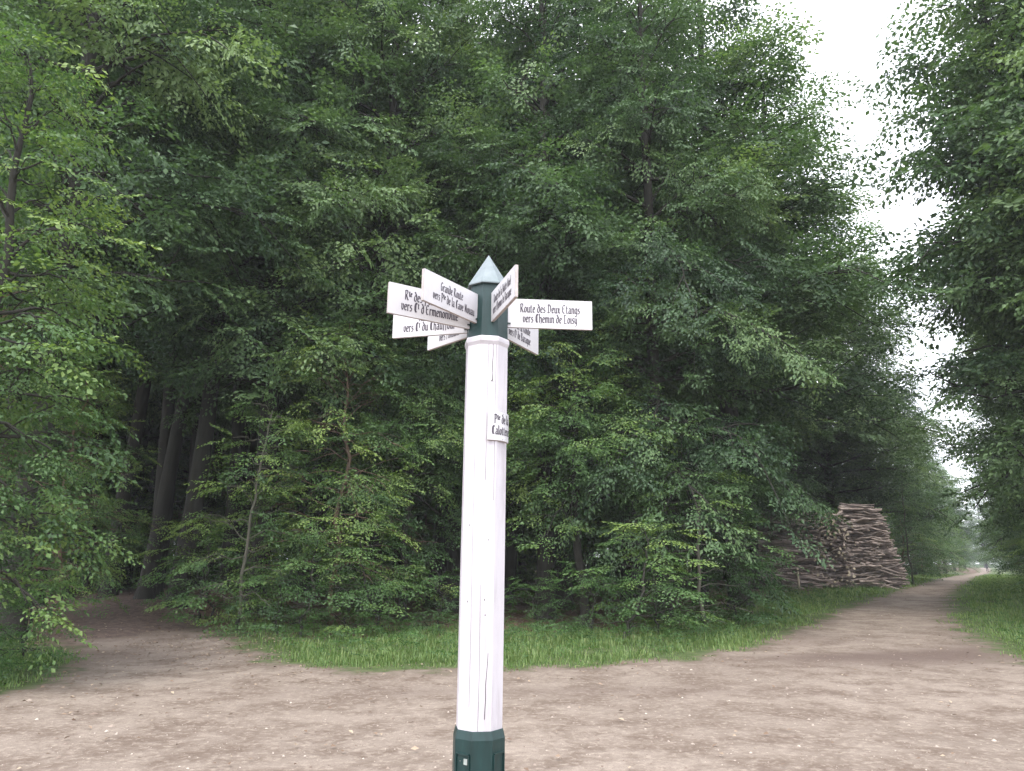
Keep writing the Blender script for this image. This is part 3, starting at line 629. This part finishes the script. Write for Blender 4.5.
# far-off wood that closes the view between the trunks
rng = np.random.default_rng(99); cw = Crown(rng, SPR_C)
for i in range(8500):
    px = rng.uniform(-260, 960); d = rng.uniform(66, 92) if rng.random() < .8 else rng.uniform(52, 66)
    if px > 855: d = rng.uniform(95, 130); px = min(px, 855+(px-855)*.65)
    x, y = at(px, d); cw.put((x, y, float(terrain(x, y))+13*rng.random()**1.7), rng.uniform(0, 6.28), R(rng.uniform(-35, 15)), rng.uniform(2.2, 3.6), .35+rng.normal()*.1, rng.normal()*.3)
for i in range(1800):
    px = rng.uniform(1100, 1450); d = rng.uniform(60, 120)
    x, y = at(px, d); cw.put((x, y, 14*rng.random()**1.2), rng.uniform(0, 6.28), R(rng.uniform(-35, 15)), rng.uniform(2.2, 3.6), .4+rng.normal()*.1, rng.normal()*.3)
for i in range(900):
    px = rng.uniform(960, 1015); d = rng.uniform(300, 380)
    x, y = at(px, d); cw.put((x, y, 16*rng.random()**1.1), rng.uniform(0, 6.28), R(rng.uniform(-35, 15)), rng.uniform(2.5, 4.5), .5+rng.normal()*.1, rng.normal()*.3)
tag(link('distant_wood', cw.mesh('distant_wood', M_beech)), 'mass of far off green foliage closing the wood behind the trunks', 'woodland', kind='stuff')

# ------------------------------------------------------------------ ground cover
def polar_points(n, r0_, r1_, a0_, a1_, rng):
    r = np.exp(rng.uniform(np.log(r0_), np.log(r1_), n)); a = np.radians(rng.uniform(a0_, a1_, n)); return np.stack([r*np.sin(a), r*np.cos(a)], 1), r
rng = np.random.default_rng(5)
P, r = polar_points(520000, 8, 110, -42, 42, rng)
d_r, d_p, d_w = regions(P)
def vnoise(P, sc, sd):
    q = P/sc; i = np.floor(q).astype(int); f_ = q-i; f_ = f_*f_*(3-2*f_)
    hs = lambda a, b: (np.abs(np.sin(a*127.1+b*311.7+sd)*43758.5453) % 1)
    return (hs(i[:, 0], i[:, 1])*(1-f_[:, 0])+hs(i[:, 0]+1, i[:, 1])*f_[:, 0])*(1-f_[:, 1])+(hs(i[:, 0], i[:, 1]+1)*(1-f_[:, 0])+hs(i[:, 0]+1, i[:, 1]+1)*f_[:, 0])*f_[:, 1]
patch = np.clip(.25*vnoise(P, 2.1, 1)+.40*vnoise(P, .8, 2)+.45*vnoise(P, .33, 3), 0, 1)
bare = np.exp(-(((P[:, 0]-at(240, 17)[0])/1.9)**2+((P[:, 1]-at(240, 17)[1])/2.2)**2))
edge = np.clip((-d_r+.9*(vnoise(P, .7, 8)-.35))/.9, 0, 1)
inwood = np.clip(1-(d_w-.3)/2.2, 0, 1)
prob = edge*inwood*ss(.18, .6, patch)*(1-.97*bare)*np.clip((-d_p-.1)/1.0, 0, 1)
k = rng.random(len(P)) < prob; P, r, patch, ed = P[k], r[k], patch[k], edge[k]; n = len(P)
h = (.05+.15*rng.random(n)**1.4)*(.25+1.1*patch)*(.35+.65*ed)*(1+.5*(rng.random(n) < .05)); wdt = .004+.0009*r; a = rng.uniform(0, 6.28, n); b_ = rng.uniform(.1, .7, n)*h
bz = terrain(P[:, 0], P[:, 1])-.01; side = np.stack([-np.sin(a), np.cos(a), 0*a], 1)*(wdt/2)[:, None]; dr = np.stack([np.cos(a), np.sin(a), 0*a], 1)
B0 = np.stack([P[:, 0], P[:, 1], bz], 1); Mi = B0+dr*(b_*.35)[:, None]+np.array([0, 0, 1])*(h*.6)[:, None]; Tp = B0+dr*b_[:, None]+np.array([0, 0, 1])*h[:, None]
V = np.stack([B0-side, B0+side, Mi+side*.8, Mi-side*.8, Tp], 1).reshape(-1, 3); o5 = np.arange(n)[:, None]*5
ti = np.clip(.35+.3*patch+rng.normal(0, .16, n), 0, 1)
me = np_mesh('grass', V, [o5+np.array([[0, 1, 2, 3]]), o5+np.array([[3, 2, 4]])], M_grass, {'tint': ('FACE', np.concatenate([ti, ti]))})
tag(link('grass', me), 'green grass growing along the edges of the dirt road', 'grass', kind='stuff')
# herbs and seedlings between grass and wood
P, r = polar_points(22000, 10, 60, -42, 34, rng); d_r, d_p, d_w = regions(P)
bare = np.exp(-(((P[:, 0]-at(240, 17)[0])/1.9)**2+((P[:, 1]-at(240, 17)[1])/2.2)**2))
pr_ = np.where((d_w > -1.3) & (d_w < 3) & (d_r < -.8) & (d_p < -.8), .5, np.where((d_w >= 3) & (d_p < -.5), .10, np.where((d_r < -.4) & (d_p < -.6), .18, 0)))*(1-.9*bare)
k = rng.random(len(P)) < pr_; P = P[k]; cw = Crown(rng, SPR_F)
for x, y in P[:7500]: cw.put((x, y, float(terrain(x, y))+rng.uniform(.05, .3)), rng.uniform(0, 6.28), R(rng.uniform(-5, 35)), rng.uniform(.2, .42), .5+rng.normal()*.15, rng.normal()*.3)
tag(link('undergrowth', cw.mesh('undergrowth', M_fern)), 'low leafy herbs and seedlings where the grass meets the wood', 'undergrowth', kind='stuff')
# dry leaves
P, r = polar_points(60000, 5.5, 45, -42, 40, rng); d_r, d_p, d_w = regions(P)
bare = np.exp(-(((P[:, 0]-at(240, 17)[0])/2.3)**2+((P[:, 1]-at(240, 17)[1])/2.6)**2))
pr_ = np.where(d_r > 0, .012+.22*np.exp(-d_r/.6), np.where(d_p > -.6, .35, np.where(d_w > 0, .6, .05)))+bare*.7
k = rng.random(len(P)) < pr_; P, r = P[k], r[k]; n = len(P); a = rng.uniform(0, 6.28, n)
d = np.stack([np.cos(a), np.sin(a), rng.normal(0, .15, n)], 1); nn = unit(np.stack([rng.normal(0, .3, n), rng.normal(0, .3, n), np.ones(n)], 1)); ln = rng.uniform(.03, .075, n)
q = leaf_quads(np.stack([P[:, 0], P[:, 1], terrain(P[:, 0], P[:, 1])+rng.uniform(.003, .02, n)], 1), d, nn, ln, ln*.6)
tag(link('fallen_leaves', np_mesh('fallen_leaves', q.reshape(-1, 3), np.arange(n*4).reshape(-1, 4), M_litter, {'tint': ('FACE', rng.random(n))})), 'dry brown leaves scattered over path and forest floor', 'leaf litter', kind='stuff')
# pebbles
P, r = polar_points(14000, 5.5, 26, -42, 42, rng); d_r, d_p, d_w = regions(P); k = (d_r > .1) & (rng.random(len(P)) < .55); P = P[k]; n = len(P)
s = rng.lognormal(-5.15, .6, n); a = rng.uniform(0, 6.28, n); ca, sa = np.cos(a), np.sin(a)
O = np.array([(1, 0, 0), (0, .8, 0), (-1.1, 0, 0), (0, -.9, 0), (.1, .1, .6), (0, 0, -.5)])
V = O[None]*s[:, None, None]*rng.uniform(.7, 1.3, (n, 6, 1)); V = np.stack([V[..., 0]*ca[:, None]-V[..., 1]*sa[:, None], V[..., 0]*sa[:, None]+V[..., 1]*ca[:, None], V[..., 2]], -1)
V += np.stack([P[:, 0], P[:, 1], terrain(P[:, 0], P[:, 1])-.018], 1)[:, None]; T8 = np.array([(0, 1, 4), (1, 2, 4), (2, 3, 4), (3, 0, 4), (1, 0, 5), (2, 1, 5), (3, 2, 5), (0, 3, 5)])
fc = (np.arange(n)[:, None, None]*6+T8[None]).reshape(-1, 3)
tag(link('gravel', np_mesh('gravel', V.reshape(-1, 3), fc, M_stone, {'tint': ('FACE', np.repeat(rng.random(n)**1.5, 8))})), 'small pale stones scattered over the dirt road', 'gravel', kind='stuff')

# ------------------------------------------------------------------ stacked cut wood
rs = np.random.default_rng(17); SM = []
for i in range(8):
    t = np.linspace(-.5, .5, 6); P = np.stack([t, rs.normal(0, .012, 6).cumsum(), rs.normal(0, .010, 6).cumsum()], 1); P[:, 1:] -= P[:, 1:].mean(0)
    b = MB(); b.tube(P, .017*(1-.35*(t+.5)), 7); me = b.mesh('cut_stick', M_stick, False); me.materials.append(M_fresh)
    for p_ in me.polygons: p_.material_index = int(len(p_.vertices) == 7)
    SM.append(me)
cands = []   # (position, heading, pitch, length, thickness, stack)
def stack(px, d, wb, wt, ht, dep, n, hd, hsp, lens, which, lean=0.0):
    cx, cy = at(px, d); v = np.array([cx, cy])/math.hypot(cx, cy); side = np.array([v[1], -v[0]]); gz = float(terrain(cx, cy))
    for i in range(n):
        u = rs.random()**1.15; z = ht*u; wdh = wb+(wt-wb)*u; wd_ = wdh/2
        ln = min(rs.uniform(*lens), max(1.2, wdh*1.25)); a = hd+rs.normal()*hsp
        lat = rs.uniform(-1, 1)*max(.02, wd_-abs(math.cos(a))*ln*.42)+lean*u; dd = (rs.random()-.5)*dep
        z *= 1-.24*abs(math.sin(2.3*lat+1.1+which)+.5*math.sin(5.1*lat+dd))*u; p = np.array([cx, cy])+side*lat+v*dd
        h = math.atan2(side[1], side[0])+a
        front_ = (-dd/dep+.5)+.25*u
        cands.append((front_, p[0], p[1], gz+.06+z, h, rs.normal()*.15, ln, rs.uniform(.7, 1.9), which))
stack(867, 44, 3.7, 1.7, 4.35, 2.4, 760, .10, .34, (1.0, 2.6), 0, -.05)
stack(831, 42.5, 2.0, 1.3, 4.0, 2.2, 460, 1.25, .5, (1.0, 2.2), 1, .15)
stack(790, 42, 4.2, 2.8, 3.7, 2.6, 460, -.05, .25, (1.6, 3.4), 2)
LAB = ['brown cut branch lying in the tallest stack nearest the road', 'brown cut branch lying in the middle stack of cut wood', 'dark cut branch lying in the shaded left stack under the trees']
GRP = ['cut branches in the tallest stack', 'cut branches in the middle stack', 'cut branches in the shaded left stack']
order = {k: sorted([c for c in cands if c[8] == k], key=lambda c: -c[0]) for k in range(3)}
mb = MB(); mv = []; mf = {}
for k, cnt in ((0, 130), (1, 90), (2, 78)):
    for j, c in enumerate(order[k]):
        _, x, y, z, h, pt, ln, th, _k = c; me = SM[j % 8]
        Mx = Matrix.Translation((x, y, z)) @ Matrix.Rotation(h, 4, 'Z') @ Matrix.Rotation(pt, 4, 'Y') @ Matrix.Diagonal((ln, 2.6*th, 2.6*th, 1))
        if j < cnt:
            o = link('cut_branch', me); o.matrix_world = Mx; tag(o, LAB[k], 'branch', GRP[k])
        else:
            mb.add([Mx @ v.co for v in me.vertices], [tuple(p.vertices) for p in me.polygons])
core = mb.build('stacked_branches', M_stick, None, False); core.data.materials.append(M_fresh)
for p_ in core.data.polygons: p_.material_index = int(len(p_.vertices) == 7)
tag(core, 'inner mass of brown cut branches filling the stacks beside the road', 'stacked wood', kind='stuff')
# stakes in front of the stacks
for px, d, hh, lab, tw in ((797, 39.5, 1.15, 'pale upright wooden stake with a crossing twig in front of the left stack', True), (768, 39, 1.2, 'grey leaning stake left of the pale upright stake', False)):
    x, y = at(px, d); st = tag(empty('wooden_stake', (x, y, float(terrain(x, y))-.05)), lab, 'stake')
    lean = 0 if tw else -.22
    b = MB(); b.tube([(0, 0, 0), (lean*.3, 0, hh*.4), (lean, 0, hh)], [.06, .055, .045], 8); b.build('shaft', M_fresh if tw else M_pale, st, True)
    b = MB()
    if tw: b.tube([(-.3, 0, hh*.80), (0, -.06, hh*.9), (.55, .0, hh*.78)], [.018, .022, .012], 5)
    else: b.tube([(.35, -.02, .05), (.12, -.06, hh*.4), (-.1, -.04, hh*.85)], [.03, .025, .015], 5); b.tube([(.8, -.02, .05), (.5, -.06, hh*.45), (.15, -.04, hh*.7)], [.03, .025, .015], 5)
    b.build('twig', M_pale, st, True)

# ------------------------------------------------------------------ walker far down the road
x, y = at(986.3, 165); wk = tag(empty('person', (x, y, float(terrain(x, y)))), 'tiny distant walker in dark clothing on the far end of the road', 'person')
wk.rotation_euler = (0, 0, R(-33)); wk.scale = (.95, .95, .95)
def skin_body(name, V, E, RD, matl, parent):
    me = bpy.data.meshes.new(name); me.from_pydata(V, E, []); o = link(name, me, parent)
    md = o.modifiers.new('skin', 'SKIN'); md.use_smooth_shade = True
    for i, rr_ in enumerate(RD): me.skin_vertices[0].data[i].radius = rr_
    me.skin_vertices[0].data[0].use_root = True
    sb = o.modifiers.new('sub', 'SUBSURF'); sb.levels = 1; sb.render_levels = 1; me.materials.append(matl); return o
BV = [(0, 0, .95), (0, 0, 1.15), (0, 0, 1.38), (0, 0, 1.5), (0, .0, 1.6), (0, .01, 1.7),
      (.19, 0, 1.40), (.25, -.04, 1.13), (.24, .05, .88), (-.19, 0, 1.40), (-.25, .04, 1.13), (-.24, .12, .90),
      (.10, 0, .88), (.11, .08, .50), (.11, -.06, .10), (.11, .08, .04), (-.10, 0, .88), (-.11, .04, .50), (-.11, .20, .08), (-.11, .32, .05)]
BE = [(0, 1), (1, 2), (2, 3), (3, 4), (4, 5), (2, 6), (6, 7), (7, 8), (2, 9), (9, 10), (10, 11), (0, 12), (12, 13), (13, 14), (14, 15), (0, 16), (16, 17), (17, 18), (18, 19)]
BR = [(.15, .11), (.14, .10), (.16, .11), (.06, .06), (.085, .095), (.08, .09), (.07, .07), (.048, .048), (.035, .035), (.07, .07), (.048, .048), (.035, .035), (.10, .10), (.065, .065), (.045, .045), (.04, .035), (.10, .10), (.065, .065), (.045, .045), (.04, .035)]
try: bpy.data.meshes
finally: pass
def body():
    me = bpy.data.meshes.new('body'); me.from_pydata(BV, BE, []); o = link('body', me, wk)
    md = o.modifiers.new('skin', 'SKIN')
    if not me.skin_vertices: me.attributes  # created with the modifier on evaluation
    return o, me, md
bpy.context.view_layer.update()
o, me, md = body()
if not me.skin_vertices:
    bpy.context.view_layer.objects.active = o; bpy.ops.mesh.customdata_skin_add()
for i, q in enumerate(BR): me.skin_vertices[0].data[i].radius = q
me.skin_vertices[0].data[0].use_root = True
sb = o.modifiers.new('sub', 'SUBSURF'); sb.levels = 1; sb.render_levels = 2; me.materials.append(M_cloth)
b = MB(); b.rings([[(.09*s_*math.cos(t), .02+.10*s_*math.sin(t), z) for t in np.linspace(0, 6.283, 9)[:-1]] for z, s_ in ((1.62, 1), (1.70, 1.06), (1.76, .8), (1.79, .3))]); b.build('hair', M_hair, wk, True)

# ------------------------------------------------------------------ air
b = MB(); b.box((60, 150, 28), 900, 900, 64)
hm = bpy.data.materials.new('air'); hm.use_nodes = True; hn = hm.node_tree; hn.nodes.clear()
ho = N(hn, 'ShaderNodeOutputMaterial'); hv = N(hn, 'ShaderNodeVolumePrincipled'); hv.inputs['Color'].default_value = (.93, .96, 1, 1); hv.inputs['Density'].default_value = .0007
hn.links.new(hv.outputs[0], ho.inputs['Volume']); tag(b.build('haze', hm), 'thin pale haze in the air', 'haze', kind='stuff')
